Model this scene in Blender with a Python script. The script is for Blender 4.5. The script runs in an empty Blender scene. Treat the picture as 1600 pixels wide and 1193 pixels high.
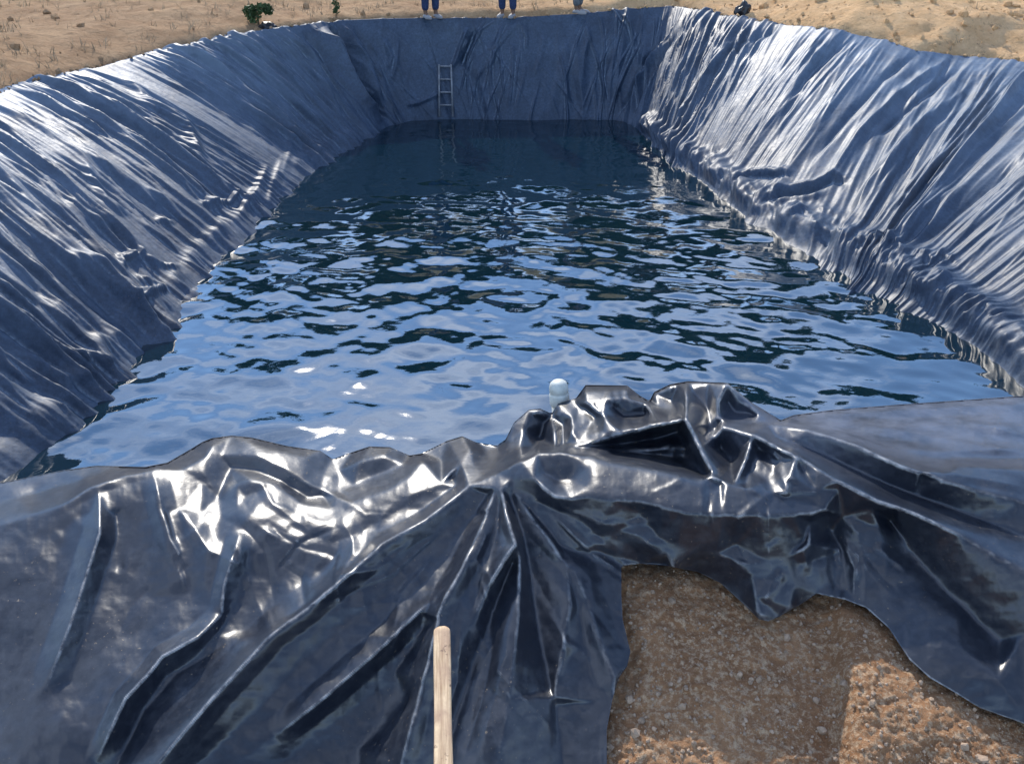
import bpy, bmesh, math, random
import numpy as np
from mathutils import Vector, Matrix, noise as mnoise
from mathutils.geometry import delaunay_2d_cdt
R = math.radians
random.seed(7); rng = np.random.default_rng(7)
C = bpy.context.scene.collection
# ------------------------------------------------------------------ camera
CAMZ = 3.1; PITCH = R(28.5); F = 1300.0          # focal length in pixels of a 1600 px wide frame
cd = bpy.data.cameras.new('camera'); cam = bpy.data.objects.new('camera', cd); C.objects.link(cam)
cam.location = (0, 0, CAMZ); cam.rotation_euler = (math.pi/2 - PITCH, 0, 0)
cd.sensor_width = 36; cd.lens = 36*F/1600; cd.clip_start = 0.05; cd.clip_end = 1000
bpy.context.scene.camera = cam
# ------------------------------------------------------------------ sky and sun
SUN_AZ = R(-14); SUN_EL = R(38)                   # azimuth from +Y, positive to the right
w = bpy.data.worlds.new('World'); bpy.context.scene.world = w; w.use_nodes = True
nt = w.node_tree; nt.nodes.clear()
sky = nt.nodes.new('ShaderNodeTexSky'); sky.sky_type = 'NISHITA'; sky.sun_disc = False
sky.sun_elevation = SUN_EL; sky.sun_rotation = SUN_AZ; sky.air_density = 1.0; sky.dust_density = 0.0; sky.ozone_density = 4.0; sky.altitude = 1200
tc = nt.nodes.new('ShaderNodeTexCoord'); mp = nt.nodes.new('ShaderNodeMapping'); mp.inputs['Scale'].default_value = (1, 1, 2.6)
cn = nt.nodes.new('ShaderNodeTexNoise'); cn.inputs['Scale'].default_value = 2.1; cn.inputs['Detail'].default_value = 7; cn.inputs['Roughness'].default_value = 0.58
cr = nt.nodes.new('ShaderNodeValToRGB'); cr.color_ramp.elements[0].position = 0.46; cr.color_ramp.elements[1].position = 0.78
cr.color_ramp.elements[0].color = (0, 0, 0, 1); cr.color_ramp.elements[1].color = (.75, .75, .75, 1)
mxc = nt.nodes.new('ShaderNodeMix'); mxc.data_type = 'RGBA'; mxc.inputs[7].default_value = (8.2, 9.0, 10.4, 1)
bg = nt.nodes.new('ShaderNodeBackground'); bg.inputs['Strength'].default_value = 0.15
wo = nt.nodes.new('ShaderNodeOutputWorld')
L = nt.links.new
L(tc.outputs['Generated'], mp.inputs[0]); L(mp.outputs[0], cn.inputs['Vector']); L(cn.outputs[0], cr.inputs[0])
L(cr.outputs[0], mxc.inputs[0]); L(sky.outputs[0], mxc.inputs[6]); L(mxc.outputs[2], bg.inputs[0]); L(bg.outputs[0], wo.inputs[0])
sd = bpy.data.lights.new('sun', 'SUN'); sun = bpy.data.objects.new('sun', sd); C.objects.link(sun)
sd.energy = 2.4; sd.angle = R(1.0); sd.color = (1, .93, .82)
sv = Vector((math.sin(SUN_AZ)*math.cos(SUN_EL), math.cos(SUN_AZ)*math.cos(SUN_EL), math.sin(SUN_EL)))
sun.rotation_euler = sv.to_track_quat('Z', 'Y').to_euler()
vs = bpy.context.scene.view_settings
vs.view_transform = 'Standard'; vs.look = 'None'; vs.exposure = 1.1; vs.gamma = 1; vs.use_curve_mapping = False

# ------------------------------------------------------------------ helpers
sp_, cp_ = math.sin(PITCH), math.cos(PITCH)
def ray(px, py):
    px = np.asarray(px, float); py = np.asarray(py, float)
    a = (px-800)/F; b = (596.5-py)/F
    return np.stack([a, cp_ + b*sp_, -sp_ + b*cp_], -1)
def at_z(px, py, z):
    d = ray(px, py); t = (np.asarray(z, float)-CAMZ)/d[..., 2]
    return d*t[..., None] + np.array([0, 0, CAMZ])
def at_y(px, py, Y):
    d = ray(px, py); t = np.asarray(Y, float)/d[..., 1]
    return d*t[..., None] + np.array([0, 0, CAMZ])
def project(P):
    x = P[..., 0]; y = P[..., 1]; z = P[..., 2]-CAMZ
    df = y*cp_ - z*sp_; du = y*sp_ + z*cp_
    df = np.where(df < .05, .05, df)
    return 800+F*x/df, 596.5-F*du/df
def tag(o, label=None, cat=None, group=None, kind=None):
    if label: o['label'] = label
    if cat: o['category'] = cat
    if group: o['group'] = group
    if kind: o['kind'] = kind
    return o
def empty(name, loc=(0, 0, 0)):
    o = bpy.data.objects.new(name, None); C.objects.link(o); o.location = loc; return o
def mesh_np(name, V, Q, mat, parent=None, smooth=True):
    V = np.asarray(V, np.float32); Q = np.asarray(Q, np.int32); k = Q.shape[1]
    me = bpy.data.meshes.new(name)
    me.vertices.add(len(V)); me.vertices.foreach_set('co', V.ravel())
    me.loops.add(Q.size); me.loops.foreach_set('vertex_index', Q.ravel())
    me.polygons.add(len(Q)); me.polygons.foreach_set('loop_start', np.arange(0, Q.size, k, dtype=np.int32))
    me.polygons.foreach_set('loop_total', np.full(len(Q), k, np.int32))
    me.update(calc_edges=True); me.validate()
    me.polygons.foreach_set('use_smooth', np.full(len(me.polygons), smooth))
    me.materials.append(mat)
    o = bpy.data.objects.new(name, me); C.objects.link(o)
    if parent: o.parent = parent
    return o
def grid_quads(n, m, keep=None):
    i = np.arange(n-1)[:, None]; j = np.arange(m-1)[None, :]
    a = i*m+j
    Q = np.stack([a, a+1, a+m+1, a+m], -1).reshape(-1, 4)
    if keep is not None: Q = Q[keep.reshape(-1)]
    return Q
def bm_obj(name, bm, mat, parent=None, smooth=True):
    me = bpy.data.meshes.new(name); bm.to_mesh(me); bm.free()
    for p in me.polygons: p.use_smooth = smooth
    me.materials.append(mat); o = bpy.data.objects.new(name, me); C.objects.link(o)
    if parent: o.parent = parent
    return o
def catmull(P, n):
    P = np.asarray(P, float); m = len(P)
    d = np.r_[0, np.cumsum(np.linalg.norm(np.diff(P[:, :2], axis=0), axis=1))]
    return d, P
def vnoise(x, y, seed=0):
    """smooth 2-D value noise, -1..1"""
    r = np.random.default_rng(seed); T = r.uniform(-1, 1, (256, 256))
    xi = np.floor(x).astype(int); yi = np.floor(y).astype(int); fx = x-xi; fy = y-yi
    fx = fx*fx*fx*(fx*(fx*6-15)+10); fy = fy*fy*fy*(fy*(fy*6-15)+10)
    a = T[xi % 256, yi % 256]; b = T[(xi+1) % 256, yi % 256]; c = T[xi % 256, (yi+1) % 256]; d = T[(xi+1) % 256, (yi+1) % 256]
    return (a*(1-fx)+b*fx)*(1-fy)+(c*(1-fx)+d*fx)*fy
def fbm(x, y, o=4, seed=0, g=.5):
    s = 0; a = 1; t = 0
    for k in range(o):
        s = s + a*vnoise(x*2**k+k*17.3, y*2**k+k*9.1, seed+k); t += a; a *= g
    return s/t
def ridged(x, y, o=3, seed=0):
    s = 0; a = 1; t = 0
    for k in range(o):
        s = s + a*(1-2*np.abs(vnoise(x*2**k+k*7.7, y*2**k+k*3.1, seed+k))); t += a; a *= .5
    return s/t
def sstep(a, b, x):
    t = np.clip((x-a)/(b-a), 0, 1); return t*t*(3-2*t)
def seg_dist(px, py, poly):
    """distance to a polyline, parameter along it 0..1, signed side"""
    best = np.full(px.shape, 1e9); par = np.zeros(px.shape); side = np.zeros(px.shape)
    P = np.asarray(poly, float); ln = np.linalg.norm(np.diff(P[:, :2], axis=0), axis=1); tot = ln.sum(); acc = 0
    for i in range(len(P)-1):
        ax, ay = P[i, :2]; bx, by = P[i+1, :2]; dx, dy = bx-ax, by-ay; l2 = dx*dx+dy*dy
        t = np.clip(((px-ax)*dx+(py-ay)*dy)/l2, 0, 1)
        ex = px-(ax+t*dx); ey = py-(ay+t*dy); d = np.hypot(ex, ey)
        m = d < best
        best = np.where(m, d, best); par = np.where(m, (acc+t*ln[i])/tot, par)
        side = np.where(m, np.sign(dx*ey-dy*ex), side); acc += ln[i]
    return best, par, side
def ridge_px(px, py, poly, wd, h, asym=1.0, sharp=1.5):
    P = np.asarray(poly, float); out = np.zeros(px.shape)
    wm = wd*max(1, asym)
    m = (px > P[:, 0].min()-wm) & (px < P[:, 0].max()+wm) & (py > P[:, 1].min()-wm) & (py < P[:, 1].max()+wm)
    if not m.any(): return out
    d, t, s = seg_dist(px[m], py[m], poly)
    ww = np.where(s > 0, wd*asym, wd)
    env = np.clip(np.minimum(t, 1-t)*5+.12, 0, 1)
    out[m] = h*env*np.clip(1-d/ww, 0, 1)**sharp
    return out

def blur(A, sg):
    n = int(sg*3)+1; k = np.exp(-.5*(np.arange(-n, n+1)/sg)**2); k /= k.sum()
    P_ = np.pad(A, ((n, n), (0, 0)), 'edge'); A = sum(k[i]*P_[i:i+A.shape[0]] for i in range(2*n+1))
    P_ = np.pad(A, ((0, 0), (n, n)), 'edge'); return sum(k[i]*P_[:, i:i+A.shape[1]] for i in range(2*n+1))
# ------------------------------------------------------------------ materials
def nm(name):
    m = bpy.data.materials.new(name); m.use_nodes = True; t = m.node_tree
    b = t.nodes['Principled BSDF']; return m, t, b
def tex(t, kind, scale, coord, detail=5, rough=.6, out=0):
    n = t.nodes.new(kind); n.inputs['Scale'].default_value = scale
    if 'Detail' in n.inputs: n.inputs['Detail'].default_value = detail
    if 'Roughness' in n.inputs: n.inputs['Roughness'].default_value = rough
    t.links.new(coord, n.inputs['Vector']); return n.outputs[out]
def ramp(t, src, p0, p1, c0=(0, 0, 0, 1), c1=(1, 1, 1, 1)):
    r = t.nodes.new('ShaderNodeValToRGB'); r.color_ramp.elements[0].position = p0; r.color_ramp.elements[1].position = p1
    r.color_ramp.elements[0].color = c0; r.color_ramp.elements[1].color = c1; t.links.new(src, r.inputs[0]); return r.outputs[0]
def mix(t, fac, a, b):
    m = t.nodes.new('ShaderNodeMix'); m.data_type = 'RGBA'
    for s, v in ((m.inputs[0], fac), (m.inputs[6], a), (m.inputs[7], b)):
        if isinstance(v, (tuple, float, int)): s.default_value = v
        else: t.links.new(v, s)
    return m.outputs[2]
def bump(t, b, src, strength, dist, prev=None):
    n = t.nodes.new('ShaderNodeBump'); n.inputs['Strength'].default_value = strength; n.inputs['Distance'].default_value = dist
    t.links.new(src, n.inputs['Height'])
    if prev is not None: t.links.new(prev, n.inputs['Normal'])
    t.links.new(n.outputs[0], b.inputs['Normal']); return n.outputs[0]
def objco(t, sc=None):
    c = t.nodes.new('ShaderNodeTexCoord').outputs['Object']
    if sc:
        m = t.nodes.new('ShaderNodeMapping'); m.inputs['Scale'].default_value = sc; t.links.new(c, m.inputs[0]); return m.outputs[0]
    return c
def liner_mat(name, clean, dusty, r0, r1, dust_lo, dust_hi, ior=1.6, bscale=45, bstr=.25, b2=.35):
    m, t, b = nm(name); co = objco(t)
    d1 = tex(t, 'ShaderNodeTexNoise', 2.3, co, 8, .68); d2 = tex(t, 'ShaderNodeTexNoise', 26, co, 6, .7)
    mm = t.nodes.new('ShaderNodeMath'); mm.operation = 'MULTIPLY'; t.links.new(d1, mm.inputs[0]); t.links.new(d2, mm.inputs[1])
    dust = ramp(t, mm.outputs[0], dust_lo, dust_hi)
    t.links.new(mix(t, dust, clean, dusty), b.inputs['Base Color'])
    rr = mix(t, dust, (r0, r0, r0, 1), (r1, r1, r1, 1)); t.links.new(rr, b.inputs['Roughness'])
    b.inputs['IOR'].default_value = ior
    n1 = bump(t, b, tex(t, 'ShaderNodeTexNoise', bscale, co, 6, .6), bstr, .004)
    bump(t, b, tex(t, 'ShaderNodeTexNoise', 9, co, 3, .5), b2, .02, n1)
    return m
def dust_patch(m):
    # fine pale dust lying on the part of the sheet that spreads over the bank to the right of the folds
    t = m.node_tree; b = t.nodes['Principled BSDF']; co = objco(t)
    sx = t.nodes.new('ShaderNodeSeparateXYZ'); t.links.new(co, sx.inputs[0])
    def mr(o, a, c):
        n = t.nodes.new('ShaderNodeMapRange'); n.inputs['From Min'].default_value = a; n.inputs['From Max'].default_value = c; t.links.new(o, n.inputs['Value']); return n.outputs[0]
    mu = t.nodes.new('ShaderNodeMath'); mu.operation = 'MULTIPLY'; t.links.new(mr(sx.outputs[0], .55, 1.0), mu.inputs[0]); t.links.new(mr(sx.outputs[1], 2.0, 2.35), mu.inputs[1])
    m3 = t.nodes.new('ShaderNodeMath'); m3.operation = 'MULTIPLY'; t.links.new(mu.outputs[0], m3.inputs[0]); t.links.new(ramp(t, tex(t, 'ShaderNodeTexNoise', 7, co, 8, .7), .3, .62), m3.inputs[1])
    for nme, col in (('Base Color', (.085, .098, .13, 1)), ('Roughness', (.40, .40, .40, 1))):
        src = b.inputs[nme].links[0].from_socket; t.links.new(mix(t, m3.outputs[0], src, col), b.inputs[nme])
def rim_dust_sheen(m):
    # pale sky sheen and dust put into the colour, stronger towards the bank rims
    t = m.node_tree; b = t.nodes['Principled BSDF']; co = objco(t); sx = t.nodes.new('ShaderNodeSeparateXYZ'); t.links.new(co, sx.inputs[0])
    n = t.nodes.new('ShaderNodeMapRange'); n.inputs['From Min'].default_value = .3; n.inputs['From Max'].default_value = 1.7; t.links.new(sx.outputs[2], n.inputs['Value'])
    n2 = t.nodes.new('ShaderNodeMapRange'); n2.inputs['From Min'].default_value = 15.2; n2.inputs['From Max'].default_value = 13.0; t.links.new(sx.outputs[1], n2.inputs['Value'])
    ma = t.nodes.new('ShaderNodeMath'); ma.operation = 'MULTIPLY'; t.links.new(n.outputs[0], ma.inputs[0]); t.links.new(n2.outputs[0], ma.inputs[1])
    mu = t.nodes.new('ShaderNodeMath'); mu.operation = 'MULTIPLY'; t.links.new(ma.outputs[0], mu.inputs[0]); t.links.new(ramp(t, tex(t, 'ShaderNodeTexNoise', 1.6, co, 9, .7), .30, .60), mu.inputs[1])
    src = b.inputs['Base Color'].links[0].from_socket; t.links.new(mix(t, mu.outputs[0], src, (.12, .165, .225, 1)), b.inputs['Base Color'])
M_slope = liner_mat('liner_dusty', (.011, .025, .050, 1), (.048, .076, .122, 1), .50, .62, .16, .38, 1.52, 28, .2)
rim_dust_sheen(M_slope)
M_flap = liner_mat('liner_glossy', (.010, .013, .021, 1), (.040, .045, .056, 1), .31, .36, .20, .46, 1.6, 60, .12, .06)
dust_patch(M_flap)
def crease_wear_glints(m, lo, hi, col):
    # pale fold wear and bright glints put into the colour along sharp crests
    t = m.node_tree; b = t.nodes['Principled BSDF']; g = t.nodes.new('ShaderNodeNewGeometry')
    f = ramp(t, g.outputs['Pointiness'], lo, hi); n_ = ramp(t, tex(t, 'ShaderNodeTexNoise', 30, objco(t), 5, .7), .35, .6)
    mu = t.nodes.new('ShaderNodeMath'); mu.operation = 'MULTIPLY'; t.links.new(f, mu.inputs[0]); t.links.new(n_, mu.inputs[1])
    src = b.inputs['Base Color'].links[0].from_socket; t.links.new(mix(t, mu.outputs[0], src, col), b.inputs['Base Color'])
def mud_specks(m):
    # dried splashes of earth on the sheet
    t = m.node_tree; b = t.nodes['Principled BSDF']; co = objco(t)
    a = ramp(t, tex(t, 'ShaderNodeTexNoise', 85, co, 3, .6), .66, .72); c = ramp(t, tex(t, 'ShaderNodeTexNoise', 2.2, co, 4, .6), .42, .62)
    mu = t.nodes.new('ShaderNodeMath'); mu.operation = 'MULTIPLY'; t.links.new(a, mu.inputs[0]); t.links.new(c, mu.inputs[1])
    for nme, col in (('Base Color', (.20, .15, .10, 1)), ('Roughness', (.8, .8, .8, 1))):
        src = b.inputs[nme].links[0].from_socket; t.links.new(mix(t, mu.outputs[0], src, col), b.inputs[nme])
mud_specks(M_flap); mud_specks(M_slope)
crease_wear_glints(M_flap, .515, .56, (.28, .28, .28, 1))
crease_wear_glints(M_slope, .515, .57, (.20, .25, .31, 1))

m, t, b = nm('pond_water'); M_water = m; co = objco(t)
b.inputs['Base Color'].default_value = (.002, .013, .022, 1); b.inputs['Roughness'].default_value = .035; b.inputs['IOR'].default_value = 2.5
bump(t, b, tex(t, 'ShaderNodeTexNoise', 9, objco(t, (1, 1.6, 1)), 3, .5), .05, .02)

def soil_mat(name, c0, c1, c2, s=1.0, bs=.6, bd=.03):
    m, t, b = nm(name); co = objco(t)
    a = ramp(t, tex(t, 'ShaderNodeTexNoise', 1.1*s, co, 8, .7), .35, .66)
    c = mix(t, a, c0, c1)
    v = ramp(t, tex(t, 'ShaderNodeTexNoise', 17*s, co, 6, .75), .48, .62)
    c = mix(t, v, c, c2)
    t.links.new(c, b.inputs['Base Color']); b.inputs['Roughness'].default_value = .95; b.inputs['Specular IOR Level'].default_value = .15
    n1 = bump(t, b, tex(t, 'ShaderNodeTexNoise', 22*s, co, 8, .75), bs, bd)
    bump(t, b, tex(t, 'ShaderNodeTexVoronoi', 60*s, co), .4, bd*.4, n1)
    return m
M_soil_near = soil_mat('gravelly_soil', (.25, .125, .06, 1), (.41, .225, .115, 1), (.54, .38, .24, 1), 3.5, .9, .012)
m, t, b = nm('dry_ground'); M_ground = m; co = objco(t)
sx = t.nodes.new('ShaderNodeSeparateXYZ'); t.links.new(co, sx.inputs[0])
mr = t.nodes.new('ShaderNodeMapRange'); mr.inputs['From Min'].default_value = -2; mr.inputs['From Max'].default_value = 4.5; t.links.new(sx.outputs[0], mr.inputs['Value'])
n = tex(t, 'ShaderNodeTexNoise', .5, co, 5, .6); ad = t.nodes.new('ShaderNodeMath'); ad.operation = 'MULTIPLY_ADD'; ad.inputs[1].default_value = 1.0; ad.inputs[2].default_value = -.5
t.links.new(n, ad.inputs[0]); ad2 = t.nodes.new('ShaderNodeMath'); ad2.operation = 'ADD'; ad2.use_clamp = True; t.links.new(ad.outputs[0], ad2.inputs[0]); t.links.new(mr.outputs[0], ad2.inputs[1])
f1 = ramp(t, tex(t, 'ShaderNodeTexNoise', 2.4, co, 9, .72), .36, .66)
left_c = mix(t, f1, (.33, .20, .11, 1), (.49, .32, .185, 1)); right_c = mix(t, f1, (.60, .365, .18, 1), (.80, .53, .29, 1))
c = mix(t, ad2.outputs[0], left_c, right_c)
v = ramp(t, tex(t, 'ShaderNodeTexNoise', 9, co, 6, .75), .56, .74); c = mix(t, v, c, (.20, .14, .085, 1))
# far slope: darker scrub growing over the hill
mr2 = t.nodes.new('ShaderNodeMapRange'); mr2.inputs['From Min'].default_value = 20; mr2.inputs['From Max'].default_value = 30; t.links.new(sx.outputs[1], mr2.inputs['Value'])
c = mix(t, mr2.outputs[0], c, mix(t, f1, (.09, .10, .04, 1), (.24, .18, .09, 1)))
mr3 = t.nodes.new('ShaderNodeMapRange'); mr3.inputs['From Min'].default_value = 3.5; mr3.inputs['From Max'].default_value = 1.5; t.links.new(sx.outputs[1], mr3.inputs['Value'])
c = mix(t, mr3.outputs[0], c, mix(t, f1, (.10, .065, .042, 1), (.18, .12, .08, 1)))
t.links.new(c, b.inputs['Base Color']); b.inputs['Roughness'].default_value = .95; b.inputs['Specular IOR Level'].default_value = .1
n1 = bump(t, b, tex(t, 'ShaderNodeTexNoise', 7, co, 9, .75), .9, .12)
bump(t, b, tex(t, 'ShaderNodeTexNoise', 1.6, co, 3, .6), .5, .3, n1)
def flat(name, col, rough=.7, spec=.3, var=0):
    m, t, b = nm(name); co = objco(t)
    if var:
        f = ramp(t, tex(t, 'ShaderNodeTexNoise', var, co, 6, .7), .35, .65)
        t.links.new(mix(t, f, tuple(x*.65 for x in col[:3])+(1,), tuple(min(1, x*1.25) for x in col[:3])+(1,)), b.inputs['Base Color'])
    else: b.inputs['Base Color'].default_value = col
    b.inputs['Roughness'].default_value = rough; b.inputs['Specular IOR Level'].default_value = spec; return m
M_leaf = flat('leaf_green', (.05, .09, .03, 1), .6, .3, 6)
M_treeleaf = flat('tree_leaf_dark', (.045, .065, .022, 1), .65, .3, 3)
M_bark = flat('bark', (.12, .085, .06, 1), .9, .1, 8)
M_alu = flat('weathered_aluminium', (.19, .20, .215, 1), .5, .5, 12)
M_pvc = flat('white_plastic', (.55, .56, .50, 1), .5, .5, 7)
M_black = flat('black_plastic', (.012, .012, .016, 1), .4, .5)
M_skin = flat('skin', (.16, .085, .05, 1), .6, .3)
M_jeans = flat('blue_denim', (.035, .05, .11, 1), .9, .1, 30)
M_greytr = flat('grey_cloth', (.13, .14, .15, 1), .9, .1, 30)
M_shirt = flat('shirt_cloth', (.10, .12, .18, 1), .9, .1, 20)
M_shoe = flat('pale_shoe', (.26, .25, .25, 1), .6, .3)
M_hair = flat('hair_black', (.01, .01, .01, 1), .7, .2)
M_stone = flat('pebble', (.36, .26, .18, 1), .9, .15, 40)
M_grass = flat('dry_grass', (.36, .27, .17, 1), .9, .1, 3)
# wood
m, t, b = nm('weathered_wood'); M_wood = m; co = objco(t, (1, .06, 1))
f = ramp(t, tex(t, 'ShaderNodeTexNoise', 90, co, 6, .65), .35, .62)
g = ramp(t, tex(t, 'ShaderNodeTexNoise', 14, objco(t), 4, .6), .45, .7)
c = mix(t, f, (.32, .18, .09, 1), (.78, .56, .33, 1)); c = mix(t, g, c, (.42, .26, .16, 1)); k_ = ramp(t, tex(t, 'ShaderNodeTexNoise', 45, objco(t), 4, .6), .62, .70); c = mix(t, k_, c, (.22, .13, .08, 1))
t.links.new(c, b.inputs['Base Color']); b.inputs['Roughness'].default_value = .7
bump(t, b, tex(t, 'ShaderNodeTexNoise', 120, co, 5, .6), .5, .003)

# ------------------------------------------------------------------ pond outline: waterline (W) and bank crest (K) pairs
def wz(px, py): return at_z(px, py, 0.0)
def kz(px, py, z): return at_z(px, py, z)
sec = [
 ((-3.45, 2.6, 0), (-5.2, 2.0, 1.45)), ((-3.4, 3.8, 0), (-5.35, 3.7, 1.48)),
 (wz(101, 672), (-5.4, 4.9, 1.5)), (wz(178, 575), (-5.5, 6.2, 1.5)), (wz(235, 520), (-5.5, 7.0, 1.5)), (wz(300, 455), (-5.55, 7.9, 1.5)),
 (wz(345, 400), (-5.6, 8.9, 1.5)), (wz(395, 350), kz(20, 140, 1.5)), (wz(440, 302), kz(101, 119, 1.5)), (wz(492, 262), kz(200, 95, 1.52)),
 (wz(535, 236), kz(300, 70, 1.60)), (wz(575, 213), kz(400, 50, 1.68)), (wz(600, 199), kz(462, 41, 1.72)), (wz(640, 189), kz(530, 33, 1.70)),
 (wz(700, 186), kz(640, 29, 1.69)), (wz(800, 187), kz(790, 28, 1.69)), (wz(900, 187), kz(910, 22, 1.74)), (wz(965, 188), kz(1000, 13, 1.82)),
 (wz(990, 197), kz(1050, 9, 1.85)), (wz(1030, 228), kz(1120, 24, 1.80)), (wz(1060, 255), kz(1200, 37, 1.78)), (wz(1110, 290), kz(1290, 44, 1.84)),
 (wz(1160, 335), kz(1370, 62, 1.72)), (wz(1200, 362), kz(1430, 81, 1.62)), (wz(1262, 397), kz(1499, 89, 1.52)), (wz(1330, 434), kz(1600, 100, 1.5)),
 (wz(1400, 466), (6.7, 9.6, 1.5)), (wz(1470, 505), (6.7, 7.7, 1.5)), (wz(1530, 545), (6.65, 6.2, 1.5)), (wz(1640, 640), (6.5, 4.8, 1.5)), ((4.1, 3.2, 0), (6.4, 3.2, 1.48)), ((4.2, 2.4, 0), (6.2, 2.0, 1.45))]
Wp = np.array([np.array(a, float) for a, _ in sec]); Kp = np.array([np.array(b_, float) for _, b_ in sec])
mid = (Wp+Kp)/2
sd_ = np.r_[0, np.cumsum(np.linalg.norm(np.diff(mid, axis=0), axis=1))]
def interp_curve(P, s, k=5):
    fine = np.linspace(sd_[0], sd_[-1], 1600)
    Q = np.stack([np.interp(fine, sd_, P[:, i]) for i in range(3)], -1)
    ker = np.hanning(31); ker /= ker.sum()
    Qs = np.stack([np.convolve(np.pad(Q[:, i], 15, 'edge'), ker, 'valid') for i in range(3)], -1)
    return np.stack([np.interp(s, fine, Qs[:, i]) for i in range(3)], -1)
NS = int(sd_[-1]/.0135); s_ax = np.linspace(0, sd_[-1], NS)
Wc = interp_curve(Wp, s_ax); Kc = interp_curve(Kp, s_ax)
tan = np.gradient((Wc+Kc)/2, axis=0); tan /= np.linalg.norm(tan, axis=1)[:, None]
outn = np.stack([-tan[:, 1], tan[:, 0], np.zeros(NS)], -1)     # path runs clockwise seen from above -> left of it is outside
outn /= np.linalg.norm(outn, axis=1)[:, None]
# profile: v from -0.25 (under water) .. 1 (crest) .. 1.25 (tucked over the berm)
v_ax = np.r_[np.linspace(-.22, -.02, 8), np.linspace(0, 1, 165), np.linspace(1.012, 1.3, 30)]
NV = len(v_ax)
v = v_ax[None, :, None]; vc = np.clip(v, -.3, 1)
wob = (.035*fbm(s_ax*1.3, s_ax*0, 3, 3))[:, None]
B = Wc[:, None, :]*(1-vc)+Kc[:, None, :]*vc
zprof = np.where(v_ax < 0, v_ax*1.0, np.sin(np.clip(v_ax, 0, 1)*math.pi/2*.92)/math.sin(math.pi/2*.92)*.35+np.clip(v_ax, 0, 1)*.65)
B[:, :, 2] = Kc[:, 2][:, None]*zprof[None, :]
over = np.clip(v_ax-1, 0, 1)
B += outn[:, None, :]*(over*2.2)[None, :, None]
B[:, :, 2] += -(over**1.4*1.5)[None, :]
# normals
dS = np.gradient(B, axis=0); dV = np.gradient(B, axis=1); N = np.cross(dV, dS); N /= np.linalg.norm(N, axis=2)[..., None]
N = np.where((N[..., 2] < 0)[..., None], -N, N)
S, V_ = np.meshgrid(s_ax, v_ax, indexing='ij')
slen = np.linalg.norm(Kc-Wc, axis=1)[:, None]
T = V_*slen                                                   # metres up the slope
PX, PY = project(B)
D = np.zeros(S.shape)
s_far0, s_far1 = sd_[12], sd_[18]
D += .05*fbm(S*.9, T*.5, 3, 11)
# random tension folds running down the slope
def folds(n, s0, s1, w0, w1, hs, slant, tmin=.0, tmax=1.15, seed=1, L0=.35, L1=1.1, sv=.085):
    global D
    r = np.random.default_rng(seed)
    for i in range(n):
        sc = r.uniform(s0, s1); wd = r.uniform(w0, w1); h = hs*wd*r.uniform(.3, 1.5)*(.75+.6*float(vnoise(np.array(sc*1.7), np.array(0.), 12)))
        a = slant+.22*float(vnoise(np.array(sc*.55), np.array(0.), 8))+r.normal(0, sv); cv = .09*float(vnoise(np.array(sc*.8), np.array(3.), 9))+r.normal(0, .02); vm = r.uniform(tmin, tmax); hl = r.uniform(L0, L1)/2
        asy = r.uniform(.5, 2.0)
        i0 = np.searchsorted(s_ax, sc-1.6); i1 = np.searchsorted(s_ax, sc+1.6)
        if i1-i0 < 3: continue
        s_ = S[i0:i1]; v_ = V_[i0:i1]; q = (v_-vm)
        path = sc+a*q*2+cv*np.sin(q*4)+.008*np.sin(q*15+i*2)
        d = s_-path; ww = np.where(d > 0, wd*asy, wd)
        env = np.clip(1-(q/hl)**2, 0, 1)
        D[i0:i1] += h*env*np.clip(1-np.abs(d)/ww, 0, 1)**1.5
folds(120, 0, s_far0, .06, .16, .60, .14, seed=21, L0=1.0, L1=2.2)
folds(620, 0, s_far0, .020, .055, .72, .16, seed=22, L0=.6, L1=1.8)
folds(420, 0, s_far0, .018, .045, .7, .25, seed=29, L0=.3, L1=.9, sv=.25)
folds(34, s_far0, s_far1, .06, .16, .5, .0, seed=23, L0=.5, L1=1.3, sv=.22)
folds(120, s_far0, s_far1, .02, .05, 1.4, .0, seed=24, L0=.3, L1=1.0, sv=.3)
folds(140, s_far1, sd_[-1], .06, .16, .55, -.14, seed=25, L0=1.0, L1=2.2)
folds(760, s_far1, sd_[-1], .020, .055, .72, -.16, seed=26, L0=.6, L1=1.8)
folds(480, s_far1, sd_[-1], .018, .045, .7, -.25, seed=30, L0=.3, L1=.9, sv=.25)
D += .006*fbm(S*2.2, T*1.2, 3, 31)*sstep(.02, .2, V_)
D *= 1-.55*sstep(.85, 1.02, V_)
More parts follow.
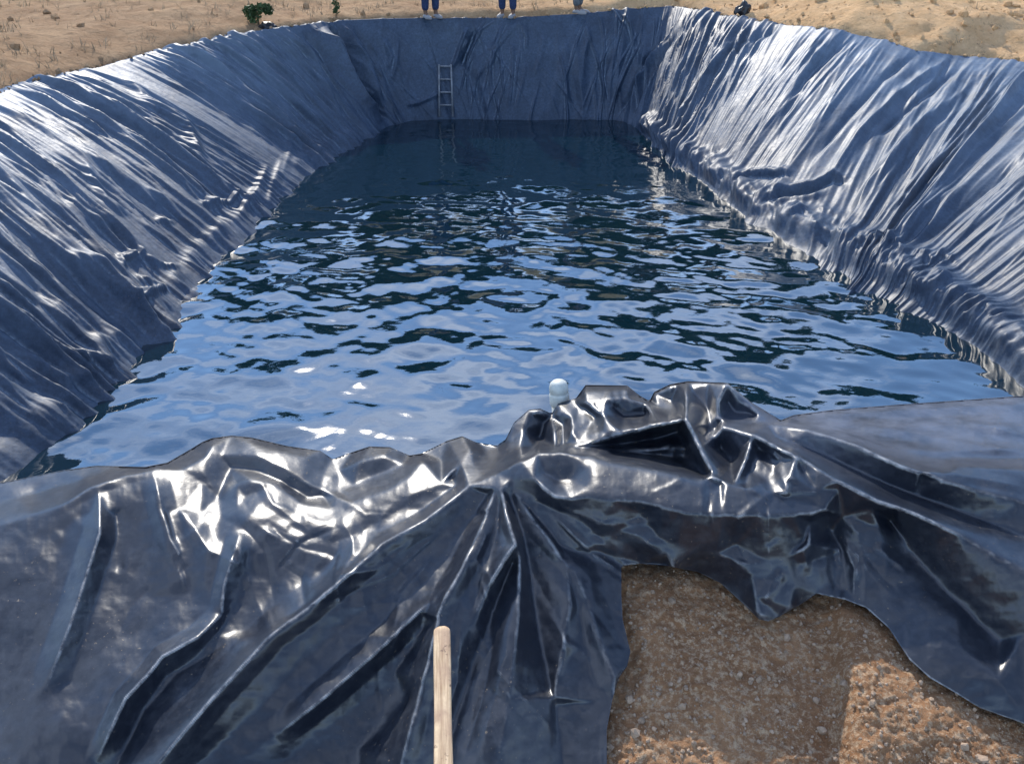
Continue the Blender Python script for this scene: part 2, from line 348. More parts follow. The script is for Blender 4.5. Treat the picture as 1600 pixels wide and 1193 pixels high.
# crumpled hem that lies along the waterline of the right bank
s_h0, s_h1 = sd_[18]+.3, sd_[-1]
hem = sstep(s_h0, s_h0+.5, S)*(1-sstep(.10, .17, V_+.02*vnoise(S*3, S*0, 5)))*sstep(-.1, 0, V_)
D += .8*hem*sstep(-.01, .05, V_)*(.07*ridged(S*2.2, T*1.6+S*.8, 1, 41)+.04*ridged(S*5.5, T*3.5-S*2.5, 1, 42)+.028*ridged(S*10+T*4, T*9+S*3, 1, 44)+.02+.08*np.sin(np.clip(V_/.13, 0, 1)*math.pi))
heml = (1-sstep(s_far0-1, s_far0, S))*(1-sstep(.05, .12, V_))*sstep(-.1, 0, V_)
D += heml*(.03*ridged(S*4, T*2, 1, 51)+.02)
TR = [ # traced folds: polyline, width px, height m, asym
 ([(443,165),(453,206),(451,241),(437,281)],13,.028,.6), ([(476,176),(496,206),(497,231),(486,266)],11,.025,.6), ([(417,260),(398,301),(368,341)],17,.05,.6),
 ([(441,245),(421,296),(417,325)],13,.03,.6), ([(305,324),(338,323),(355,319),(372,308)],8,.07,1), ([(100,236),(160,266),(213,299),(276,331)],12,.07,1),
 ([(113,173),(163,208),(223,251),(275,290),(314,321)],13,.08,1), ([(125,261),(163,316),(196,339)],8,.05,1), ([(100,316),(133,341),(170,359)],10,.05,1),
 ([(241,344),(271,349)],6,.04,1), ([(196,130),(231,168),(286,200),(319,261)],13,.08,1), ([(101,413),(150,438),(208,465)],12,.06,1),
 ([(188,430),(188,403),(218,400),(216,412)],9,.07,1), ([(206,438),(251,453),(211,480),(190,500)],12,.09,1), ([(221,405),(251,418),(281,415)],8,.05,1),
 ([(101,566),(140,572),(170,589)],10,.06,1), ([(230,560),(250,540),(300,470),(330,440)],9,.05,1), ([(60,480),(130,530),(165,570)],14,.06,1), ([(20,560),(90,600),(140,610)],12,.06,1),
 ([(518,40),(545,85),(562,125),(575,150),(606,186)],14,-.34,1), ([(500,45),(526,90),(546,130),(562,158),(596,192)],17,.22,1), ([(536,45),(562,85),(580,125),(596,160)],9,.10,1),
 ([(470,50),(500,80),(522,125)],11,-.10,1), ([(440,50),(480,90),(500,130),(530,180)],12,.10,1), ([(1035,60),(1000,110),(968,182)],6,-.09,1), ([(1062,50),(1020,110),(985,185)],7,-.08,1), ([(1048,60),(1010,110),(978,182)],5,.06,1),
 ([(733,40),(722,65),(712,95),(705,110)],6,.08,1), ([(742,48),(732,75),(720,105)],6,-.12,1), ([(801,65),(801,100),(800,130),(795,172)],5,.05,1), ([(815,35),(823,60),(822,80)],5,.05,1),
 ([(634,165),(655,160),(690,145)],6,.05,1), ([(600,60),(610,90),(605,110)],7,.05,1), ([(622,60),(618,100),(612,125)],6,.04,1), ([(765,85),(766,130),(770,165)],5,.04,1), ([(780,70),(772,90),(760,110)],5,.04,1),
 ([(850,50),(845,90),(835,120)],8,.04,1), ([(915,40),(920,60),(910,90)],7,.04,1), ([(880,60),(885,100),(875,140)],8,.04,1), ([(962,25),(955,45),(945,65)],5,.04,1),
 ([(1150,290),(1175,278),(1197,275),(1235,281)],6,-.10,1), ([(1150,283),(1175,270),(1200,267),(1240,274)],6,.05,1), ([(1193,324),(1220,306),(1245,302),(1272,295),(1302,283),(1324,287)],7,-.13,1),
 ([(1195,313),(1220,296),(1245,292),(1272,286),(1302,274),(1328,281)],6,.06,1), ([(1205,330),(1230,316),(1260,312),(1290,303)],7,.06,1),
 ([(1330,398),(1360,388),(1400,392),(1420,410)],9,.09,1), ([(1335,392),(1365,388),(1385,389)],4,-.05,1), ([(1235,355),(1255,335),(1272,350)],8,.08,1), ([(1265,365),(1300,372),(1325,392)],8,.07,1),
 ([(1420,460),(1445,470),(1475,462),(1495,440)],8,.08,1), ([(1430,400),(1455,410),(1480,425)],10,.06,1), ([(1500,420),(1475,400),(1440,405)],8,.04,1),
 ([(1480,95),(1400,150),(1340,210),(1290,290)],12,.07,1), ([(1499,150),(1430,210),(1380,270),(1330,330)],12,.08,1), ([(1435,85),(1380,125),(1320,190),(1270,250)],10,-.07,1),
 ([(1499,300),(1440,350),(1400,390)],12,.07,1), ([(1600,250),(1499,330),(1430,390)],14,-.08,1), ([(1330,62),(1270,110),(1230,160)],9,-.06,1), ([(1499,110),(1420,175),(1370,215)],8,-.07,1),
 ([(1215,42),(1170,75),(1140,90)],6,-.06,1), ([(1180,60),(1150,75),(1135,88)],5,-.04,1)]
for pl, wd, h, asy in TR: D += ridge_px(PX, PY, pl, wd, h, asy, 1.4)
D *= 1-.9*sstep(1.02, 1.25, V_)
D = .5*D+.5*blur(D, 1.3)
liner = empty('pond_liner', (0, 9, 0)); tag(liner, 'huge wrinkled black plastic sheet lining the pond, dusty blue on banks, glossy in front', 'pond liner')
def rel(o):                                                   # keep world placement under the moved empty
    o.parent = liner; o.matrix_parent_inverse = Matrix.Translation((0, -9, 0)); return o
P = B+N*D[..., None]
iA = int(np.searchsorted(s_ax, sd_[12]+.35)); iB = int(np.searchsorted(s_ax, sd_[18]-.25))
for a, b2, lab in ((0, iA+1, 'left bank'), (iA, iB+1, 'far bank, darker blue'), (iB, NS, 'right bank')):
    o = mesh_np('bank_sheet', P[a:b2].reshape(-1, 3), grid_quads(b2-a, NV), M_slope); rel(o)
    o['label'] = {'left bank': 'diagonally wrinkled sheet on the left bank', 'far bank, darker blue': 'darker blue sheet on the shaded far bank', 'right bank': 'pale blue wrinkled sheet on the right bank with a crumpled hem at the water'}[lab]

# ------------------------------------------------------------------ ground: rings running outwards from the crest, right round the pond
near = np.array([(6.2, 2.0, 1.4), (5.0, 1.7, 1.33), (3.0, 1.75, 1.2), (1.5, 1.8, 1.15), (0, 1.8, 1.1), (-1.5, 1.8, 1.1), (-3, 1.75, 1.2), (-4.4, 1.7, 1.3), (-5.2, 2.0, 1.4)])
K2 = np.vstack([Kc[::12], near[1:-1]])
K2 = np.vstack([K2, K2[:1]]); dd = np.r_[0, np.cumsum(np.linalg.norm(np.diff(K2, axis=0), axis=1))]
ng = 900; ss = np.linspace(0, dd[-1], ng); Kg = np.stack([np.interp(ss, dd, K2[:, i]) for i in range(3)], -1)
ker = np.hanning(15); ker /= ker.sum(); Kg = np.stack([np.convolve(np.r_[Kg[-8:-1, i], Kg[:, i], Kg[1:8, i]], ker, 'valid') for i in range(3)], -1)
ctr = np.array([0.3, 8.0]); dr = Kg[:, :2]-ctr; dr /= np.linalg.norm(dr, axis=1)[:, None]
rad = np.r_[-.25, .02, .1, np.linspace(.2, 6, 90), np.geomspace(6.2, 160, 70)]
G = np.zeros((ng, len(rad), 3)); G[:, :, :2] = Kg[:, None, :2]+dr[:, None, :]*rad[None, :, None]
X, Y = G[..., 0], G[..., 1]
rr_ = rad[None, :]
rise = np.where(Y > 15, (Y-15), 0)
far = .05*rise + .26*np.clip(rise-8, 0, 60)
h = Kg[:, 2][:, None] - .05 - .30*(1-sstep(.05, .5, rr_)) - np.clip(-rr_, 0, 1)*4
h = h + sstep(.05, .8, rr_)*(.09+.13*fbm(X*.8, Y*.8, 5, 61)) + sstep(.0, 3, rr_)*.12*fbm(X*.25, Y*.25, 3, 67) + .03*(1+1.2*sstep(3, 5, X))*fbm(X*4, Y*4, 4, 63)*sstep(0, .3, rr_) + far
h = h + sstep(.1, 1.8, rr_)*(.32*sstep(3.2, 6, X)+.30*sstep(-3.4, -5.2, X)*0 + .30*sstep(3.4, 5.2, -X))*sstep(2, 9, Y)
h = h + sstep(2, 20, rr_)*.5*fbm(X*.08, Y*.08, 3, 71)
G[..., 2] = h
ground = mesh_np('ground', G.reshape(-1, 3), grid_quads(ng, len(rad)), M_ground); tag(ground, kind='structure')
def ground_z(x, y):
    d2 = (X-x)**2+(Y-y)**2; k = np.unravel_index(np.argmin(d2), d2.shape); return float(h[k])

# ------------------------------------------------------------------ water
yy = np.concatenate([np.linspace(1.6, 8, 440), np.linspace(8.02, 17.0, 380)]); xx = np.linspace(-4.6, 5.0, 640)
WX, WY = np.meshgrid(xx, yy, indexing='ij'); WZ = np.zeros(WX.shape)
r = np.random.default_rng(5)
for i in range(80):
    lam = .15+.70*r.random()**.95; k = 2*math.pi/lam; th = R(90)+r.normal(0, R(34)); a = .00078*lam**1.0*r.uniform(.5, 1.4)/.4
    WZ += a*np.sin(k*(WX*math.cos(th)+WY*math.sin(th))+r.uniform(0, 6.28)+.9*vnoise(WX*.9+i, WY*.9, i))
WZ *= (.8+.5*fbm(WX*.5, WY*.5, 2, 77))*(1-.5*sstep(7.5, 13, WY))*(1-.15*sstep(6, 4, WY))
WZ -= .0
water = mesh_np('water', np.stack([WX, WY, WZ], -1).reshape(-1, 3), grid_quads(len(xx), len(yy)), M_water); tag(water, kind='structure')

# ------------------------------------------------------------------ gathered sheet in the foreground
# traced fold lines: (px, py, height in metres).  Ridges stand high, creases low.
LN = [
 # upper outline, left to right
 [(-80,770,1.42),(30,748,1.43),(100,734,1.44),(150,727,1.44),(227,729,1.45),(262,722,1.43),(300,700,1.42),(316,690,1.45),(331,684,1.46),(362,680,1.47),(393,683,1.47),(447,696,1.46),(501,704,1.46),(520,717,1.43),(550,706,1.44),(577,697,1.47),(609,698,1.48),(640,711,1.46),(659,708,1.46),(699,688,1.50),(722,681,1.52),(745,691,1.50),(776,696,1.50),(790,686,1.54),(803,660,1.58),(826,640,1.61),(844,638,1.61),(862,646,1.58),(872,630,1.61),(900,622,1.62),(907,612,1.62),(915,601,1.63),(980,602,1.65),(1000,618,1.62),(1015,626,1.60),(1022,612,1.61),(1047,600,1.66),(1075,595,1.69),(1137,598,1.765),(1172,627,1.70),(1220,656,1.63),(1240,648,1.60),(1300,640,1.59),(1400,632,1.59),(1499,625,1.59),(1680,612,1.58)],
 # left crest ridge and the folds behind it
 [(-80,840,1.46),(20,815,1.48),(100,788,1.50),(142,761,1.51),(196,742,1.51),(243,731,1.51),(285,733,1.50),(316,752,1.47),(341,776,1.42),(370,757,1.48),(393,750,1.50),(430,757,1.49)],
 [(341,776,1.42),(347,806,1.44)],
 [(-80,800,1.42),(60,768,1.43),(130,748,1.45),(190,734,1.46)],
 [(341,776,1.43),(318,740,1.49),(322,712,1.51),(331,696,1.51)],
 [(345,710,1.49),(400,712,1.51),(450,735,1.50),(500,765,1.46),(550,785,1.48),(600,770,1.51),(640,745,1.53),(660,720,1.53)],
 [(362,730,1.45),(400,735,1.46),(440,752,1.46),(480,778,1.43),(530,770,1.44),(580,745,1.45)],
 [(393,692,1.50),(440,705,1.50),(480,715,1.48),(510,728,1.44)],
 [(530,735,1.44),(560,722,1.49),(600,712,1.51),(630,725,1.49)],
 [(430,757,1.49),(470,785,1.47),(520,795,1.47),(590,795,1.49),(640,775,1.52),(690,755,1.54),(720,725,1.56),(735,700,1.55)],
 [(690,720,1.49),(705,745,1.51)],
 [(735,700,1.55),(742,728,1.56),(760,740,1.58)],
 [(760,705,1.51),(775,725,1.55)],
 [(385,775,1.47),(370,795,1.47),(385,812,1.49)],
 # turn of the plateau
 [(-80,900,1.44),(30,850,1.46),(142,800,1.475),(250,790,1.475),(347,806,1.45),(385,812,1.485),(420,833,1.475),(447,839,1.47),(486,831,1.475),(536,819,1.485),(551,840,1.47),(551,864,1.455),(536,880,1.44)],
 [(551,864,1.455),(516,912,1.42),(480,945,1.39),(455,962,1.385)],
  [(600,800,1.495),(590,830,1.46),(575,856,1.45)],
 # left face ribs
 [(154,765,1.505),(156,833,1.48),(131,910,1.43),(108,979,1.39),(60,1090,1.31),(20,1200,1.24)],
 [(180,800,1.46),(185,880,1.40),(150,960,1.375),(110,1060,1.305)],
 [(100,830,1.455),(85,920,1.41),(50,1000,1.355),(0,1090,1.295)],
 [(239,736,1.51),(248,790,1.485),(260,850,1.455),(285,905,1.425)],
 [(262,800,1.46),(278,850,1.425),(297,925,1.385)],
 [(215,850,1.425),(240,930,1.38),(225,985,1.355)],
 [(285,800,1.48),(310,870,1.445),(345,915,1.425),(372,870,1.445),(375,825,1.465)],
 [(345,915,1.425),(347,958,1.405),(308,995,1.385),(254,1025,1.365),(235,1049,1.35),(196,1091,1.325),(130,1200,1.25)],
 [(360,950,1.37),(340,990,1.345),(300,1030,1.32),(255,1060,1.295),(225,1105,1.265),(180,1200,1.20)],
 [(400,900,1.40),(420,940,1.375),(400,985,1.345)],
 [(420,900,1.405),(470,905,1.40)],
 # long ridge from the knot down to the left
 [(240,1200,1.30),(331,1091,1.375),(393,1025,1.415),(424,991,1.43),(455,968,1.44),(505,929,1.46),(550,893,1.48),(595,850,1.51),(663,813,1.545),(731,759,1.59),(776,738,1.62)],
 [(190,1200,1.24),(310,1091,1.33),(375,1015,1.37),(440,965,1.40),(500,915,1.42),(545,878,1.43),(590,838,1.455),(655,800,1.48),(715,758,1.53)],
 [(300,1200,1.20),(400,1110,1.27),(470,1040,1.32),(560,960,1.37),(640,900,1.42),(700,850,1.465),(745,800,1.52),(765,770,1.56)],
 [(360,1200,1.20),(440,1140,1.265),(505,1091,1.30),(600,1008,1.36),(655,955,1.40),(699,917,1.44)],
 [(430,1200,1.17),(520,1130,1.225),(600,1070,1.265),(650,1010,1.32),(678,970,1.375)],
 [(520,1200,1.15),(600,1140,1.19),(640,1090,1.235)],
 # sharp ridge past the stick
 [(772,764,1.61),(745,831,1.575),(722,886,1.54),(699,922,1.51),(683,963,1.475),(668,1035,1.415),(652,1090,1.37),(625,1200,1.29)],
 [(757,800,1.53),(733,850,1.48),(708,893,1.44),(685,930,1.40)],
 # second ridge with a kink
 [(783,764,1.62),(790,795,1.60),(806,850,1.57),(785,881,1.535),(763,917,1.50)],
 [(780,790,1.57),(776,830,1.535),(760,880,1.49),(745,915,1.46)],
 [(763,917,1.50),(740,960,1.45),(715,1030,1.39),(690,1100,1.33),(660,1200,1.25)],
 [(806,850,1.57),(812,866,1.54),(812,960,1.47),(795,1090,1.37),(775,1200,1.29)],
 [(800,878,1.47),(772,950,1.395),(747,1020,1.34),(722,1090,1.29),(690,1200,1.21)],
 [(795,960,1.455),(770,1030,1.40),(748,1090,1.35),(720,1200,1.27)],
 [(797,780,1.57),(815,830,1.52),(823,868,1.47),(832,930,1.41),(842,990,1.36),(862,1075,1.295),(880,1200,1.20)],
 [(810,775,1.60),(835,810,1.57),(860,840,1.55),(885,880,1.50),(892,945,1.45),(880,1010,1.385),(867,1060,1.335),(855,1200,1.22)],
 [(893,900,1.475),(905,950,1.415),(915,1010,1.355),(930,1070,1.31),(940,1200,1.22)],
 [(898,890,1.49),(925,960,1.425),(945,1020,1.375),(962,1060,1.34)],
 [(930,880,1.47),(950,930,1.42),(965,990,1.37)],
 [(900,860,1.49),(940,862,1.48),(968,868,1.47)],
 # mid fold: upper rim, arc, turn, lower hang
 [(776,738,1.62),(795,728,1.65),(812,720,1.665),(840,706,1.675),(876,705,1.68),(957,716,1.69),(1000,723,1.69),(1068,736,1.69),(1136,755,1.68),(1204,770,1.665),(1290,793,1.64)],
 [(840,697,1.60),(876,697,1.59),(910,699,1.60)],
 [(800,748,1.63),(835,746,1.66),(850,762,1.655),(867,775,1.65),(894,779,1.645),(917,760,1.66),(926,737,1.675)],
 [(850,738,1.64),(872,750,1.62),(895,748,1.63),(912,735,1.66)],
 [(800,765,1.60),(840,780,1.60),(880,800,1.58),(900,795,1.60)],
 [(926,775,1.655),(960,782,1.66),(1000,784,1.665),(1068,800,1.66),(1158,806,1.655),(1271,803,1.64),(1290,799,1.635)],
 [(830,800,1.56),(870,850,1.50),(900,858,1.50)],
 [(900,820,1.56),(940,850,1.52),(968,868,1.47)],
 [(960,835,1.54),(1010,850,1.53),(1060,852,1.545),(1120,865,1.525),(1170,880,1.51),(1230,870,1.53),(1262,850,1.56)],
 [(1000,800,1.60),(1030,840,1.55),(1050,890,1.48)],
 [(1150,850,1.53),(1175,900,1.48),(1186,960,1.42)],
 [(1265,815,1.59),(1250,880,1.50),(1235,950,1.42)],
 # dark hollow behind the mid fold
 [(868,700,1.62),(910,697,1.64),(965,682,1.68),(1015,667,1.72),(1070,655,1.755)],
 [(900,699,1.605),(965,692,1.57),(1020,684,1.57),(1062,672,1.60)], [(890,703,1.63),(960,702,1.61),(1010,703,1.615),(1062,698,1.61)],
 [(960,708,1.56),(1020,712,1.54),(1065,722,1.54),(1100,742,1.58)],
 [(1070,655,1.755),(1085,690,1.735),(1112,738,1.68),(1124,752,1.66)],
 [(1060,672,1.60),(1075,705,1.58),(1098,740,1.60)],
 [(1084,668,1.73),(1100,695,1.70),(1128,745,1.66)],
 # back pile facets
 [(803,660,1.58),(795,690,1.55),(790,715,1.56)],
 [(844,642,1.62),(852,660,1.56),(845,685,1.52),(835,700,1.55)],
 [(826,648,1.60),(818,670,1.58),(812,700,1.58)],
 [(862,652,1.58),(866,675,1.62),(868,700,1.62)],
 [(872,645,1.61),(880,665,1.585),(880,695,1.59)],
 [(892,650,1.63),(893,675,1.64),(905,692,1.63)],
 [(900,632,1.62),(915,628,1.66),(945,652,1.67),(970,678,1.685)],
 [(915,628,1.66),(980,622,1.68),(1008,630,1.67)],
 [(912,612,1.655),(980,607,1.67)],
 [(930,650,1.625),(975,650,1.62),(1010,648,1.62)],
 [(1008,628,1.67),(1028,655,1.70),(1035,665,1.72)],
 [(1000,660,1.65),(1015,648,1.68),(1028,650,1.69)],
 [(1022,615,1.63),(1030,640,1.63),(1045,652,1.65),(1060,648,1.67)],
 [(1047,603,1.68),(1050,625,1.63),(1062,640,1.66)],
 [(1060,600,1.68),(1066,625,1.70),(1072,650,1.75)],
 [(1075,597,1.70),(1072,620,1.73),(1070,655,1.755)],
 [(1082,610,1.695),(1105,640,1.665),(1108,665,1.66),(1098,678,1.665)],
 [(1137,600,1.765),(1122,630,1.72),(1122,652,1.69),(1135,660,1.69),(1175,662,1.685),(1200,656,1.68),(1220,657,1.65)],
 [(1100,680,1.655),(1118,672,1.65),(1122,660,1.665)],
 [(1137,628,1.68),(1150,646,1.655),(1180,648,1.66)],
 [(1137,600,1.765),(1152,625,1.71),(1185,648,1.685)],
 [(1128,666,1.70),(1150,672,1.705),(1176,680,1.72),(1244,712,1.715),(1308,750,1.70),(1371,782,1.68),(1434,804,1.665),(1498,836,1.65),(1600,890,1.62),(1680,930,1.6)],
 [(1176,680,1.72),(1165,715,1.69),(1147,757,1.675)],
 [(1128,668,1.70),(1112,685,1.67),(1125,700,1.61),(1142,725,1.61),(1152,715,1.63)],
 [(1185,700,1.66),(1172,735,1.65),(1165,757,1.655)],
 [(1244,716,1.71),(1235,745,1.70),(1228,770,1.68)],
 [(1215,720,1.67),(1200,750,1.66)],
 [(1250,725,1.69),(1275,765,1.67),(1292,790,1.645)],
 [(1310,765,1.665),(1340,782,1.655)],
 [(1195,660,1.68),(1262,669,1.715),(1335,693,1.725),(1407,727,1.715),(1470,750,1.70),(1560,775,1.68),(1680,800,1.67)],
 [(1215,683,1.675),(1290,712,1.65),(1350,742,1.635),(1430,775,1.62),(1500,800,1.61),(1600,840,1.59)],
 [(1250,660,1.62),(1330,676,1.64),(1400,700,1.65),(1460,715,1.65),(1600,715,1.64)],
 [(1440,740,1.69),(1499,728,1.69),(1600,735,1.68)],
 [(1335,670,1.62),(1420,660,1.61),(1560,655,1.62)],
 # right hang
 [(1290,800,1.60),(1315,806,1.58),(1335,800,1.60),(1360,795,1.63),(1380,797,1.64)],
 [(1300,830,1.52),(1318,860,1.49),(1322,920,1.43)],
 [(1335,810,1.585),(1345,860,1.53),(1352,910,1.47)],
 [(1372,800,1.61),(1378,850,1.54),(1385,905,1.49)],
 [(1400,812,1.60),(1440,850,1.55),(1498,910,1.51),(1600,990,1.47)],
 [(1392,812,1.56),(1425,860,1.49),(1480,925,1.44),(1560,1000,1.40)],
 [(1385,905,1.475),(1430,940,1.462),(1480,990,1.445),(1560,1060,1.42)],
 [(1400,870,1.50),(1450,925,1.465),(1498,965,1.45)],
]
def outline_poly():
    top = [(-1400, 770)]+[(x, y) for x, y, z in LN[0]]+[(3200, 600)]
    low = [(3200,1440),(2000,1330),(1680,1170),(1600,1130),(1530,1105),(1493,1082),(1452,1058),(1421,1030),(1389,981),(1353,949),(1320,936),(1276,927),(1249,945),(1217,963),(1200,970),(1186,967),(1158,940),(1125,910),(1090,893),(1045,884),(1000,880),(971,884),(971,930),(973,967),(985,1017),(980,1040),(966,1060),(957,1092),(948,1140),(950,1420),(-1400,1420)]
    return top+low
LN += [ # lower edges
 [(971,884,1.45),(971,930,1.41),(973,967,1.385),(985,1017,1.345),(980,1040,1.33),(966,1060,1.32),(957,1092,1.30),(948,1140,1.27),(950,1260,1.2)],
 [(975,882,1.46),(1000,880,1.435),(1045,884,1.41),(1090,893,1.40),(1125,910,1.395),(1158,940,1.39),(1186,967,1.385),(1200,970,1.385),(1217,963,1.385),(1249,945,1.395),(1276,927,1.42),(1320,936,1.42),(1353,949,1.42),(1389,981,1.41),(1421,1030,1.40),(1452,1058,1.39),(1493,1082,1.37),(1530,1105,1.34),(1600,1130,1.34),(1680,1170,1.33)],
 [(-80,1260,1.16),(200,1260,1.15),(400,1260,1.12),(600,1260,1.12),(800,1260,1.17),(950,1260,1.18)],
 [(-80,560,1.2),(800,560,1.4),(1680,560,1.4)], [(1000,1260,1.2),(1680,1260,1.25)]]
def interp_field(lines, gx, gy):
    vs_, es, zs = [], [], []
    for ln in lines:
        prev = None
        for k in range(len(ln)):
            if k:
                a, b_ = ln[k-1], ln[k]; n = max(1, int(math.hypot(b_[0]-a[0], b_[1]-a[1])/25))
                pts = [tuple(a[q]+(b_[q]-a[q])*j/n for q in range(3)) for j in range(1, n+1)]
            else: pts = [ln[0]]
            for p in pts:
                vs_.append(Vector((p[0], p[1]))); zs.append(p[2]); i = len(vs_)-1
                if prev is not None: es.append((prev, i))
                prev = i
    vo, eo, fo, ov, oe, of = delaunay_2d_cdt(vs_, es, [], 0, .01, True)
    z = []
    nsrc = np.array([(v_.x, v_.y) for v_ in vs_]); zsrc = np.array(zs)
    for i, v_ in enumerate(vo):
        if ov[i]: z.append(max(zs[k] for k in ov[i]))
        else:
            # crossing of two lines: the higher line wins
            best = -9
            for (a, b_) in es:
                A, Bq = nsrc[a], nsrc[b_]; d = Bq-A; l2 = d@d; tt = ((v_.x-A[0])*d[0]+(v_.y-A[1])*d[1])/max(l2, 1e-9)
                if -.01 < tt < 1.01 and np.hypot(v_.x-A[0]-tt*d[0], v_.y-A[1]-tt*d[1]) < .3: best = max(best, zsrc[a]*(1-tt)+zsrc[b_]*tt)
            z.append(best if best > 0 else 1.4)
    VO = np.array([(q.x, q.y) for q in vo]); z = np.array(z)
    out = np.full(gx.shape, np.nan); x0, dx = gx[0, 0], gx[1, 0]-gx[0, 0]; y0, dy = gy[0, 0], gy[0, 1]-gy[0, 0]
    for f in fo:
        a, b_, c_ = VO[f[0]], VO[f[1]], VO[f[2]]
        den = (b_[1]-c_[1])*(a[0]-c_[0])+(c_[0]-b_[0])*(a[1]-c_[1])
        if abs(den) < 1e-9: continue
        mn = np.minimum(np.minimum(a, b_), c_); mxx = np.maximum(np.maximum(a, b_), c_)
        i0 = max(0, int((mn[0]-x0)/dx)); i1 = min(gx.shape[0], int((mxx[0]-x0)/dx)+2); j0 = max(0, int((mn[1]-y0)/dy)); j1 = min(gx.shape[1], int((mxx[1]-y0)/dy)+2)
        if i0 >= i1 or j0 >= j1: continue
        X_, Y_ = gx[i0:i1, j0:j1], gy[i0:i1, j0:j1]
        l1 = ((b_[1]-c_[1])*(X_-c_[0])+(c_[0]-b_[0])*(Y_-c_[1]))/den; l2 = ((c_[1]-a[1])*(X_-c_[0])+(a[0]-c_[0])*(Y_-c_[1]))/den; l3 = 1-l1-l2
        m_ = (l1 > -1e-4) & (l2 > -1e-4) & (l3 > -1e-4)
        sub = out[i0:i1, j0:j1]; sub[m_] = (l1*z[f[0]]+l2*z[f[1]]+l3*z[f[2]])[m_]
    out[np.isnan(out)] = 1.3
    return out
ST = 2.2
gx, gy = np.meshgrid(np.arange(-80, 1680, ST), np.arange(575, 1262, ST), indexing='ij')
Z0 = interp_field(LN, gx, gy)
MK = sstep(770, 830, gx)*np.where(gx > 1200, sstep(900, 860, gy), sstep(800, 755, gy))
HO = sstep(880, 920, gx)*sstep(1120, 1080, gx)*sstep(660, 680, gy)
LF = sstep(800, 740, gx)*sstep(790, 850, gy)
B1, B4, B11 = blur(Z0, 1.0), blur(Z0, 3.8), blur(Z0, 11)
Zm = MK*((.85-.5*HO)*B1+(.15+.5*HO)*B4)+(1-MK)*(.60*B1+.18*B4+.22*B11)
LF = np.maximum(LF, sstep(1300, 1335, gx)*sstep(808, 850, gy))
Z = (1-LF)*Zm+LF*(.25*B1+.25*B4+.50*blur(Z0, 13))
for pl, wd, hh_, asy in (
  ([(240,1200),(331,1091),(393,1025),(424,991),(455,968),(505,929),(550,893),(595,850),(663,813),(731,759)], 34, .022, .8),
  ([(430,1150),(505,1091),(600,1008),(655,955),(699,917)], 30, .026, .8), ([(757,800),(745,831),(722,886),(699,922),(683,963),(668,1035),(652,1090),(625,1200)], 24, .022, .8),
  ([(763,917),(785,881),(806,850),(790,795)], 14, .012, 1), ([(536,819),(551,840),(551,864),(525,905),(480,945)], 22, .012, 1), ([(347,958),(308,995),(254,1025),(235,1049),(196,1091),(150,1190)], 34, .032, .6),
  ([(154,765),(156,833),(131,910),(108,979),(70,1080)], 28, .022, 1), ([(290,800),(325,860),(372,880),(380,830)], 22, .010, 1), ([(375,830),(350,915),(347,958)], 24, .018, .8), ([(100,788),(142,761),(196,742),(243,731),(285,733)], 14, .008, 1), ([(239,736),(252,790),(266,840),(293,887)], 24, .016, 1), ([(780,960),(768,1030),(750,1100),(720,1200)], 20, -.012, 1),
  ([(1225,652),(1350,644),(1499,636),(1680,628)], 12, .007, 1), ([(1280,664),(1380,668),(1499,664),(1680,668)], 16, .006, 1), ([(1380,700),(1470,706),(1600,700)], 14, .008, 1), ([(1300,652),(1400,672),(1499,690),(1640,715)], 13, .006, 1), ([(1440,640),(1499,655),(1640,690)], 12, .005, 1),
  ([(1430,735),(1499,742),(1600,760)], 12, .006, 1)):
    Z += ridge_px(gx, gy, pl, wd, hh_, asy, 1.15)
# fine tension creases fanning out of the knot and running off the peaks of the pile
r = np.random.default_rng(33)
for (cx, cy, a0, a1, n_, l0, l1) in ((778, 750, 20, 178, 46, 60, 430), (1130, 665, -10, 190, 30, 30, 150), (1290, 795, 30, 150, 22, 30, 200), (340, 775, 10, 170, 12, 40, 260), (910, 615, 0, 120, 14, 20, 90), (540, 820, 40, 200, 10, 30, 200)):
    for k in range(n_):
        an = R(r.uniform(a0, a1)); d0 = r.uniform(10, l1*.7); d1 = d0+r.uniform(.2, .6)*l1; b1 = an+R(r.normal(0, 4)); b2_ = an+R(r.normal(0, 9))
        pl = [(cx+math.cos(an)*d0, cy+math.sin(an)*d0), (cx+math.cos(b1)*(d0+d1)/2, cy+math.sin(b1)*(d0+d1)/2), (cx+math.cos(b2_)*d1, cy+math.sin(b2_)*d1)]
        Z += ridge_px(gx, gy, pl, r.uniform(8, 20), r.choice([-1, 1, 1])*r.uniform(.0015, .0045), r.uniform(.4, 1.6), 1.2)
# soft secondary wrinkles and dents between the traced folds
wn = .006*fbm(gx/70, gy/60, 3, 81)+.0009*fbm(gx/28, gy/24, 2, 83)+.0005*ridged(gx/17, gy/15, 2, 85)
Z += wn
